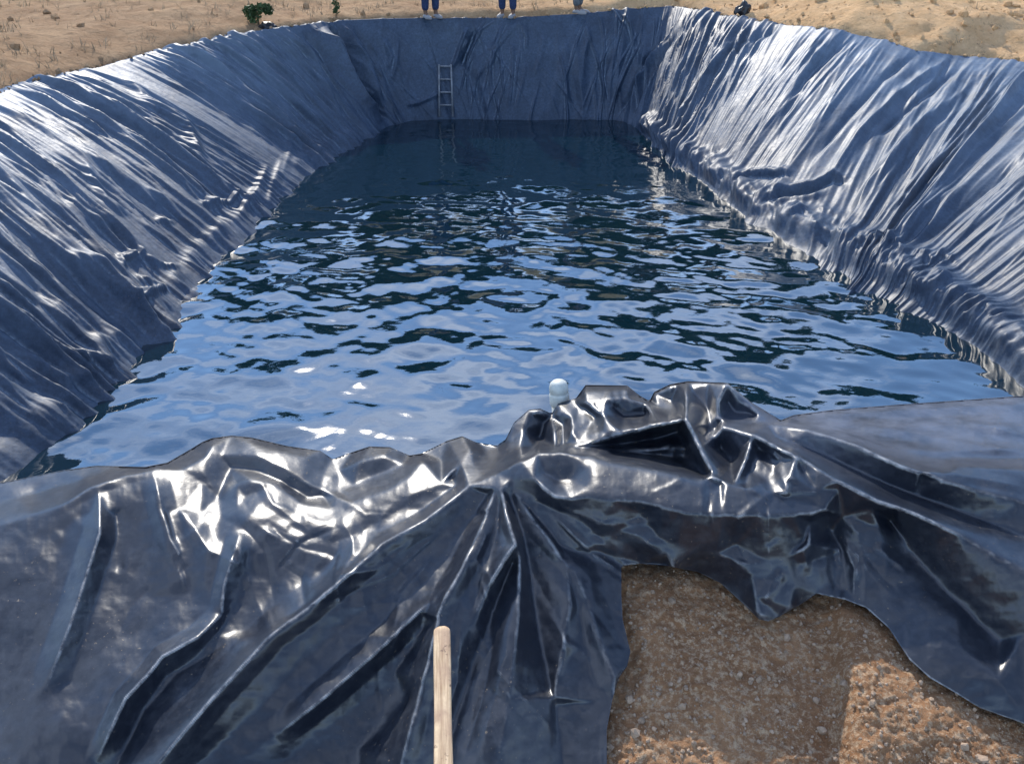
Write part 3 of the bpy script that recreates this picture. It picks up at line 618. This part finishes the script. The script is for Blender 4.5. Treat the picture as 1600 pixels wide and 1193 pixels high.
# sheet mesh
op = np.array(outline_poly(), float)
def inside(px, py, poly):
    c_ = np.zeros(px.shape, bool); j = len(poly)-1
    for i in range(len(poly)):
        xi, yi = poly[i]; xj, yj = poly[j]
        if yi != yj: c_ ^= ((yi > py) != (yj > py)) & (px < (xj-xi)*(py-yi)/(yj-yi)+xi)
        j = i
    return c_
def relief(name, gx, gy, Z, poly, mat):
    poly = np.asarray(poly, float); ins = inside(gx, gy, poly)
    dil = ins.copy()
    dil[1:] |= ins[:-1]; dil[:-1] |= ins[1:]; d2 = dil.copy(); d2[:, 1:] |= dil[:, :-1]; d2[:, :-1] |= dil[:, 1:]
    bd = d2 & ~ins; x = gx.copy(); y = gy.copy(); z = Z.copy()
    bx, by = gx[bd], gy[bd]; best = np.full(bx.shape, 1e9); nx_ = bx.copy(); ny_ = by.copy()
    for i in range(len(poly)):
        a, b_ = poly[i-1], poly[i]; d = b_-a; l2 = d@d
        if l2 == 0: continue
        tt = np.clip(((bx-a[0])*d[0]+(by-a[1])*d[1])/l2, 0, 1); ex = a[0]+tt*d[0]; ey = a[1]+tt*d[1]; q = np.hypot(bx-ex, by-ey); m_ = q < best
        best[m_] = q[m_]; nx_[m_] = ex[m_]; ny_[m_] = ey[m_]
    x[bd] = nx_; y[bd] = ny_
    P_ = at_z(x, y, z); keep = d2[:-1, :-1] & d2[1:, :-1] & d2[:-1, 1:] & d2[1:, 1:]
    Q = grid_quads(*gx.shape, keep=keep); used, inv = np.unique(Q, return_inverse=True)
    return P_, used, inv.reshape(-1, 4)
def extend(gx, gy, Z, x0, x1, y1):
    # carry the surface on sideways and towards the viewer, beyond what the photograph shows
    xs = gx[:, 0]; ys = gy[0]; L_ = np.arange(x0, xs[0]-4, 9.0); R_ = np.arange(xs[-1]+9, x1, 9.0); D_ = np.arange(ys[-1]+5, y1, 6.0)
    Z = np.pad(Z, ((len(L_), len(R_)), (0, len(D_))), 'edge'); X2, Y2 = np.meshgrid(np.r_[L_, xs, R_], np.r_[ys, D_], indexing='ij')
    e = np.clip(np.maximum(xs[0]-X2, X2-xs[-1])/120, 0, 1)+np.clip((Y2-ys[-1])/120, 0, 1)*0
    return X2, Y2, Z+e*.03*fbm(X2/130, Y2/70, 3, 121), len(L_)
gx, gy, Z, nl = extend(gx, gy, Z, -1400, 3200, 1420)
P_, used, Q = relief('x', gx, gy, Z, op, M_flap)
VF = P_.reshape(-1, 3)[used]
# the sheet rolls over its crest and runs down to the water behind it
top = np.array(LN[0], float); xs_ = np.r_[np.arange(-1400, -80, 9.0), np.arange(-80, 1680, 3.0), np.arange(1680, 3200, 9.0)]
ty = np.interp(xs_, np.r_[top[:, 0], 3200], np.r_[top[:, 1], 600]); ix = np.clip(np.searchsorted(gx[:, 0], xs_), 0, gx.shape[0]-1); iy = np.clip(((ty-575)/ST).round().astype(int)+1, 0, gx.shape[1]-1)
tz = Z[ix, iy]; base = at_z(xs_, ty+.8, tz)
nk = 26; kk = np.linspace(0, 1, nk); SK = np.zeros((len(xs_), nk, 3))
u = kk*2.1
SK[:, :, 0] = base[:, 0][:, None]+.04*fbm(base[:, 0][:, None]*3, u[None, :]*2, 2, 91)*kk; SK[:, :, 1] = base[:, 1][:, None]+u[None, :]
SK[:, :, 2] = base[:, 2][:, None]-(u+.0*u)[None, :]*.98-.05*sstep(0, .2, u)[None, :]
f0 = len(VF); VF2 = np.vstack([VF, SK.reshape(-1, 3)]); Q2 = np.vstack([Q, grid_quads(len(xs_), nk)+f0])
flap = mesh_np('front_flap', VF2, Q2, M_flap); rel(flap); flap['label'] = 'glossy gathered front edge of the sheet, bunched into a knot of folds'

# ------------------------------------------------------------------ bare soil in front of the sheet
sgx, sgy = np.meshgrid(np.arange(860, 1680, 3.0), np.arange(820, 1262, 3.0), indexing='ij')
SL = [[(860,820,1.38),(1000,830,1.38),(1150,850,1.38),(1290,870,1.37),(1400,880,1.34),(1680,900,1.30)],
      [(860,1262,1.16),(1000,1262,1.19),(1200,1262,1.22),(1330,1262,1.26),(1500,1262,1.27),(1680,1262,1.26)],
      [(860,880,1.34),(860,1000,1.25),(860,1150,1.19)], [(960,890,1.385),(1060,900,1.375),(1200,930,1.36),(1280,935,1.355)],
      [(1000,960,1.355),(1100,960,1.355),(1220,980,1.345),(1275,985,1.33)],
      [(1312,935,1.395),(1325,1000,1.395),(1340,1080,1.375),(1350,1180,1.34)], [(1285,940,1.345),(1292,1010,1.315),(1300,1090,1.285),(1305,1180,1.25)],
      [(1390,1000,1.385),(1440,1090,1.36),(1500,1150,1.33)], [(1050,1080,1.295),(1200,1080,1.30)], [(1680,900,1.30),(1680,1262,1.26)]]
SZ = blur(interp_field(SL, sgx, sgy), 3.5)
SZ += .013*fbm(sgx/45, sgy/32, 5, 101, .65)+.005*fbm(sgx/9, sgy/7, 3, 105)
sgx, sgy, SZ, _ = extend(sgx, sgy, SZ, 855, 2600, 1420)
SP = at_z(sgx, sgy, SZ)
soil = mesh_np('soil', SP.reshape(-1, 3), grid_quads(*sgx.shape), M_soil_near); tag(soil, kind='structure')
# gravel lying on it
ico = bmesh.new(); bmesh.ops.create_icosphere(ico, subdivisions=1, radius=1); iv = np.array([v_.co[:] for v_ in ico.verts]); jf = np.array([[v_.index for v_ in f.verts] for f in ico.faces]); ico.free()
VV, FF = [], []; r = np.random.default_rng(9); cnt = 0
for i in range(5200):
    a = int(r.integers(15, 280)); b_ = int(r.integers(4, 160)); p = SP[a, b_]+np.array([r.uniform(-.003, .003), r.uniform(-.003, .003), 0])
    sz = (.0012+.0062*r.random()**4.5) if r.random() > .012 else r.uniform(.008, .016); q = iv*sz*r.uniform(.6, 1.2, 3)+r.normal(0, .12*sz, iv.shape)
    an = r.uniform(0, 6.28); q = q@np.array([[math.cos(an), math.sin(an), 0], [-math.sin(an), math.cos(an), 0], [0, 0, 1]])
    VV.append(q+p+np.array([0, 0, sz*.3])); FF.append(jf+cnt*len(iv)); cnt += 1
grav = mesh_np('gravel', np.vstack(VV), np.vstack(FF), M_stone, smooth=False); tag(grav, 'loose pale gravel scattered on the brown soil', 'gravel', kind='stuff')

# ------------------------------------------------------------------ wooden stick at the bottom
def stick():
    a = Vector(at_z(690.5, 979, 1.505)); e = Vector(at_z(694, 1290, 1.39)); Ld = (e-a).length
    bm = bmesh.new(); wd, th = .0215, .011; rings = []; nseg = 40; nc = 20
    for i in range(nseg+1):
        y = Ld*(i/nseg)**1.6
        sc = math.sqrt(max(0, 1-(1-min(1, y/.016))**2))*.9+.1 if y < .016 else 1
        wv = 1+.03*math.sin(y*20)+.05*y
        ring = []
        for k in range(nc):
            an = 2*math.pi*k/nc; cx, cz = math.cos(an), math.sin(an); ex = .55
            x = math.copysign(abs(cx)**ex, cx)*wd*sc*wv; z = math.copysign(abs(cz)**ex, cz)*th*(sc*.7+.3)
            ring.append(bm.verts.new((x, -y, z+.0006*math.sin(k*7+y*60))))
        rings.append(ring)
    for i in range(nseg):
        for k in range(nc): bm.faces.new((rings[i][k], rings[i][(k+1) % nc], rings[i+1][(k+1) % nc], rings[i+1][k]))
    bm.faces.new(rings[0]); bm.faces.new(rings[-1][::-1]); bmesh.ops.recalc_face_normals(bm, faces=bm.faces)
    o = bm_obj('wooden_stick', bm, M_wood)
    d = (e-a).normalized(); yax = -d; xax = Vector((1, 0, 0)); xax = (xax-yax*xax.dot(yax)).normalized(); zax = xax.cross(yax)
    o.matrix_world = Matrix.Translation(a)@Matrix((xax, yax, zax)).transposed().to_4x4()
    tag(o, 'flat pale wooden stick with a rounded end lying on the front of the black sheet', 'stick')
stick()

# ------------------------------------------------------------------ white capped pipe poking out of the bunched sheet
def tube(bm, p0, p1, r0, r1, n=20, cap=True):
    p0 = Vector(p0); p1 = Vector(p1); d = (p1-p0).normalized(); q = d.to_track_quat('Z', 'Y')
    A = [bm.verts.new(p0+q@Vector((math.cos(2*math.pi*k/n)*r0, math.sin(2*math.pi*k/n)*r0, 0))) for k in range(n)]
    Bq = [bm.verts.new(p1+q@Vector((math.cos(2*math.pi*k/n)*r1, math.sin(2*math.pi*k/n)*r1, 0))) for k in range(n)]
    for k in range(n): bm.faces.new((A[k], A[(k+1) % n], Bq[(k+1) % n], Bq[k]))
    if cap: bm.faces.new(A[::-1]); bm.faces.new(Bq)
def lathe(bm, prof, n=28):
    rings = [[bm.verts.new((r_*math.cos(2*math.pi*k/n), r_*math.sin(2*math.pi*k/n), z_)) for k in range(n)] for r_, z_ in prof]
    for a, b_ in zip(rings, rings[1:]):
        for k in range(n): bm.faces.new((a[k], a[(k+1) % n], b_[(k+1) % n], b_[k]))
    bm.faces.new(rings[0][::-1]); bm.faces.new(rings[-1])
pb = at_z(889, 632, 1.615); pipe = empty('capped_pipe', (float(pb[0]), float(pb[1])+.055, 1.26))
tag(pipe, 'white capped plastic pipe poking up out of the bunched black sheet at the water edge', 'pipe')
bm = bmesh.new(); lathe(bm, [(.031, 0), (.031, .335)]); bm_obj('pipe_body', bm, M_pvc, pipe)
bm = bmesh.new(); lathe(bm, [(.0355, .315), (.0365, .32), (.0365, .352), (.0355, .358), (.0335, .360), (.0335, .366), (.035, .369), (.0345, .385), (.030, .400), (.021, .408), (.008, .411)]); bm_obj('cap', bm, M_pvc, pipe)
pipe.rotation_euler = (R(-4), R(-5), 0)

# ------------------------------------------------------------------ ladder standing at the far bank
def far_pt(px, py):                                            # a point on the far bank sheet under a pixel
    d2 = (PX-px)**2+(PY-py)**2; k = np.unravel_index(np.argmin(d2), d2.shape); return P[k]
l0 = far_pt(697, 172); l1 = far_pt(700, 106); base_l = Vector(l0)+Vector((0, -.09, -.1)); top_l = Vector(l1)+Vector((0, -.05, .04))
lad = empty('ladder', base_l); tag(lad, 'small grey ladder leaning against the far bank sheet at the water', 'ladder')
ax = (top_l-base_l); Lh = ax.length
for s in (-1, 1):
    bm = bmesh.new(); tube(bm, (s*.125, 0, 0), tuple(Vector((s*.11, ax.y, ax.z+.02))), .019, .017, 10); bm_obj('rail', bm, M_alu, lad)
for k in range(4):
    f = (k+.9)/3.95; bm = bmesh.new(); tube(bm, (-.12, ax.y*f, ax.z*f), (.12, ax.y*f, ax.z*f), .016, .016, 10); bm_obj('rung', bm, M_alu, lad)

# ------------------------------------------------------------------ plants
def leaf_cloud(n, rx, ry, rz, sz, seed, zc, shell=.35, lumps=7):
    r = np.random.default_rng(seed); L_ = r.normal(0, 1, (lumps, 3)); L_ /= np.linalg.norm(L_, axis=1)[:, None]; L_ *= r.uniform(.3, .75, (lumps, 1)); lr = r.uniform(.28, .5, lumps)
    k = r.integers(0, lumps, n); d = r.normal(0, 1, (n, 3)); d /= np.linalg.norm(d, axis=1)[:, None]
    p = (L_[k]+d*(lr[k]*r.uniform(shell, 1, n)**.5)[:, None])*np.array([rx, ry, rz])+np.array([0, 0, zc])
    a = r.normal(0, 1, (n, 3)); a /= np.linalg.norm(a, axis=1)[:, None]; b_ = np.cross(a, r.normal(0, 1, (n, 3))); b_ /= np.linalg.norm(b_, axis=1)[:, None]
    s_ = (sz*r.uniform(.6, 1.3, n))[:, None]
    V4 = np.stack([p-a*s_, p+b_*s_*.45, p+a*s_, p-b_*s_*.45], 1).reshape(-1, 3); return V4, np.arange(n*4).reshape(-1, 4)
def plant(name, loc, rx, rz, n, sz, seed, mat, label, cat, group=None, stem=.03, zc=None):
    e = empty(name, loc); tag(e, label, cat, group); zc = rz if zc is None else zc
    V4, Q4 = leaf_cloud(n, rx, rx, rz, sz, seed, zc); mesh_np('crown' if 'tree' in name else 'foliage', V4, Q4, mat, e, smooth=False)
    bm = bmesh.new(); tube(bm, (0, 0, -.1), (stem*.5, 0, zc*.6), stem, stem*.7, 10)
    r = random.Random(seed)
    for k in range(6):
        an = r.uniform(0, 6.28); tube(bm, (stem*.5, 0, zc*(.45+.08*k)*.8), (rx*.6*math.cos(an), rx*.6*math.sin(an), zc+rz*r.uniform(-.1, .5)), stem*.5, stem*.15, 7)
    bm_obj('trunk' if 'tree' in name else 'stem', bm, M_bark, e); return e
def gp(px, py):                                                # first ground point met by the ray through a pixel
    Gx, Gy = project(G); far_ok = (Y > 3) & (rr_ > .05)
    d2 = np.where(far_ok, (Gx-px)**2+(Gy-py)**2, 1e12); c_ = d2 < 40
    if c_.any(): d2 = np.where(c_, Y, 1e9)
    k = np.unravel_index(np.argmin(d2), d2.shape); return G[k]
g0 = gp(405, 34); plant('shrub', tuple(g0), .27, .24, 900, .035, 3, M_leaf, 'round dark green shrub on the dry bank above the far left corner', 'shrub', stem=.015)
g0 = gp(531, 22); plant('weed', tuple(g0), .10, .13, 160, .03, 4, M_leaf, 'small green weed growing behind the far bank right of the round shrub', 'weed', stem=.008)
# trees on the rise beyond the pond: above the picture, they show only as dark shapes mirrored in the water
proto = None
for i in range(15):
    x = -22+i*3.1+random.uniform(-1, 1); y = 35+random.uniform(-2, 3); z = ground_z(x, y)
    if i % 3 == 0 or proto is None:
        e = plant('tree', (x, y, z), 3.3, 3.0, 5000, .26, 40+i, M_treeleaf, 'dark green tree on the rise beyond the pond, out of the picture above', 'tree', 'trees on the rise beyond the pond', stem=.22, zc=4.4); proto = e
    else:
        e = proto.copy(); C.objects.link(e); e.location = (x, y, z)
        for ch in proto.children: c_ = ch.copy(); C.objects.link(c_); c_.parent = e
    e.rotation_euler.z = random.uniform(0, 6.28); s_ = random.uniform(.72, 1.02); e.scale = (s_, s_, s_)
# dry grass on the banks
r = np.random.default_rng(15); VV, QQ = [], []; c_ = 0
Gx_, Gy_ = project(G)
ok = np.argwhere((Gx_ > -40) & (Gx_ < 1640) & (Gy_ > -60) & (Gy_ < 170) & (rr_ > .12) & (Y > 6) & (Y < 34))
for i in range(7000):
    a, b_ = ok[r.integers(0, len(ok))]
    dens = .22 if G[a, b_, 0] < 3 else .03
    if r.random() > dens*(.6+.6*vnoise(np.array(G[a, b_, 0]*1.2), np.array(G[a, b_, 1]*1.2), 3)): continue
    p = G[a, b_]+np.array([r.uniform(-.05, .05), r.uniform(-.05, .05), -.01])
    for k in range(5):
        hh = r.uniform(.04, .13); an = r.uniform(0, 6.28); ln = r.normal(0, .04, 2); wd = r.uniform(.004, .009); dx, dy = math.cos(an)*wd, math.sin(an)*wd
        o_ = p+np.array([r.normal(0, .025), r.normal(0, .025), 0])
        VV.append([o_+(-dx, -dy, 0), o_+(dx, dy, 0), o_+(ln[0]+dx*.2, ln[1]+dy*.2, hh), o_+(ln[0]-dx*.2, ln[1]-dy*.2, hh)]); QQ.append([c_, c_+1, c_+2, c_+3]); c_ += 4
gr = mesh_np('dry_grass', np.array(VV).reshape(-1, 3), QQ, M_grass, smooth=False); tag(gr, 'short dry grass tufts on the banks around the pond', 'grass', kind='stuff')
# clods of earth thrown on the rim of the sheet
VV, FF, cnt = [], [], 0; r = np.random.default_rng(19)
for i in range(1500):
    a = int(r.integers(60, NS-60)); vv = 172+int(abs(r.normal(4, 6))); p = P[a, min(vv, NV-1)]; sz = .006+.035*r.random()**4
    q = iv*sz*r.uniform(.6, 1.2, 3)+r.normal(0, .14*sz, iv.shape); VV.append(q+p+np.array([0, 0, sz*.35])); FF.append(jf+cnt*len(iv)); cnt += 1
okc = np.argwhere((Gx_ > -60) & (Gx_ < 1660) & (Gy_ > -60) & (Gy_ < 170) & (rr_ > .1) & (Y > 5) & (Y < 30))
for i in range(2600):
    a, b_ = okc[r.integers(0, len(okc))]; p = G[a, b_]+np.array([r.uniform(-.1, .1), r.uniform(-.1, .1), 0])
    if p[0] < 3 and r.random() < .85: continue
    sz = .012+.07*r.random()**5; q = iv*sz*r.uniform(.6, 1.2, 3)+r.normal(0, .14*sz, iv.shape); VV.append(q+p+np.array([0, 0, sz*.2])); FF.append(jf+cnt*len(iv)); cnt += 1
cl = mesh_np('earth_clods', np.vstack(VV), np.vstack(FF), M_ground, smooth=False); tag(cl, 'clods of dry earth lying along the rim of the sheet and over the banks', 'clods', kind='stuff')
# black bundle on the bank beyond the far right corner
def lump(name, loc, s, label, cat, seed):
    bm = bmesh.new(); bmesh.ops.create_icosphere(bm, subdivisions=4, radius=1)
    for v_ in bm.verts:
        n_ = mnoise.noise(v_.co*1.7+Vector((seed, 0, 0))); n2 = abs(mnoise.noise(v_.co*4+Vector((seed, 3, 0))))
        v_.co *= 1+.35*n_-.22*n2
        v_.co = Vector((v_.co.x*s[0], v_.co.y*s[1], max(v_.co.z, -.6)*s[2]+.5*s[2]))
    o = bm_obj(name, bm, M_black); o.location = loc; tag(o, label, cat); return o
g0 = gp(1152, 26); o = lump('plastic_bundle', tuple(g0), (.13, .10, .17), 'small black bundle of plastic on the sandy bank above the far right corner', 'bundle', 2); o.rotation_euler = (0, R(28), 0)
g0 = gp(421, 42); lump('plastic_scrap', tuple(g0), (.13, .10, .07), 'low black plastic scrap beside the green shrub at the far left corner', 'scrap', 5)

# ------------------------------------------------------------------ people on the far bank (the picture ends at their shins)
def skin_body(name, nodes, edges, mat, parent=None, root=0, lv=2):
    me = bpy.data.meshes.new(name); me.from_pydata([n_[0] for n_ in nodes], edges, []); o = bpy.data.objects.new(name, me); C.objects.link(o)
    mo = o.modifiers.new('s', 'SKIN'); sk = me.skin_vertices[0].data
    for i, n_ in enumerate(nodes): rr2 = n_[1]; sk[i].radius = rr2 if isinstance(rr2, tuple) else (rr2, rr2)
    sk[root].use_root = True; mo.use_smooth_shade = True; ms = o.modifiers.new('d', 'SUBSURF'); ms.levels = ms.render_levels = lv
    me.materials.append(mat)
    if parent: o.parent = parent
    return o
def person(px, py, Yd, rot, trm, label, seed, sc=1.0):
    p = far_pt(px, py); e = empty('person', (float(p[0]), float(p[1])+.03, float(p[2])-.01)); tag(e, label, 'person', None)
    a = .11
    nodes = [((0, 0, .93), (.13, .10)), ((0, 0, 1.12), (.12, .09)), ((0, 0, 1.32), (.15, .10)), ((0, 0, 1.43), (.08, .07)), ((0, .0, 1.5), .055), ((0, -.01, 1.60), (.075, .09)), ((0, -.01, 1.69), (.06, .075)),
      ((-.09, 0, .88), .09), ((-a, -.01, .50), .055), ((-a, .01, .10), .038), ((-a-.01, -.10, .04), .035), ((.09, 0, .88), .09), ((a, -.01, .50), .055), ((a, .01, .10), .038), ((a+.01, -.10, .04), .035),
      ((-.19, 0, 1.40), .055), ((-.24, .02, 1.13), .042), ((-.23, -.05, .88), .030), ((.19, 0, 1.40), .055), ((.24, .02, 1.13), .042), ((.23, -.05, .88), .030)]
    ed = [(0,1),(1,2),(2,3),(3,4),(4,5),(5,6),(0,7),(7,8),(8,9),(9,10),(0,11),(11,12),(12,13),(13,14),(2,15),(15,16),(16,17),(2,18),(18,19),(19,20)]
    for s, hr in ((-1, 17), (1, 20)):
        hb = len(nodes); nodes.append(((s*.225, -.065, .82), .026)); ed.append((hr, hb))
        for k in range(4):
            q = len(nodes); nodes.append(((s*.225, -.09+.018*k, .75), .0085)); nodes.append(((s*.215, -.092+.018*k, .71), .0075)); ed += [(hb, q), (q, q+1)]
        q = len(nodes); nodes.append(((s*.205, -.10, .79), .009)); ed.append((hb, q))
    skin_body('body', nodes, ed, M_skin, e)
    skin_body('trousers', [((0, 0, .95), (.145, .115)), ((-.09, 0, .86), .105), ((-a, -.01, .5), .082), ((-a, .01, .14), .066), ((.09, 0, .86), .105), ((a, -.01, .5), .082), ((a, .01, .14), .066)], [(0,1),(1,2),(2,3),(0,4),(4,5),(5,6)], trm, e)
    skin_body('shirt', [((0, 0, .92), (.155, .125)), ((0, 0, 1.12), (.14, .11)), ((0, 0, 1.33), (.17, .12)), ((0, 0, 1.43), (.09, .08)), ((-.19, 0, 1.40), .075), ((-.235, .02, 1.2), .062), ((.19, 0, 1.40), .075), ((.235, .02, 1.2), .062)], [(0,1),(1,2),(2,3),(2,4),(4,5),(2,6),(6,7)], M_shirt, e)
    for s in (-1, 1):
        bm = bmesh.new(); bmesh.ops.create_icosphere(bm, subdivisions=3, radius=1)
        for v_ in bm.verts: v_.co = Vector((v_.co.x*.048+s*(a+.005), v_.co.y*.135-.06, max(-.35, v_.co.z)*.055+.035+(.02 if v_.co.y > 0 else 0)))
        bm_obj('shoe', bm, M_shoe, e)
    bm = bmesh.new(); bmesh.ops.create_icosphere(bm, subdivisions=3, radius=1)
    for v_ in bm.verts: v_.co = Vector((v_.co.x*.083, v_.co.y*.095+.012, max(-.2, v_.co.z)*.085+1.665))
    bm_obj('hair', bm, M_hair, e)
    e.rotation_euler.z = rot; e.scale = (sc, sc, sc); return e
person(673, 30, 17.35, R(38), M_jeans, 'person in dark blue trousers, leftmost of the three standing on the far bank', 1)
person(793, 29, 17.35, R(-25), M_jeans, 'person in dark blue trousers, middle of the three standing on the far bank', 2)
person(903, 23, 17.5, R(70), M_greytr, 'person in pale grey trousers, rightmost of the three standing on the far bank', 3)
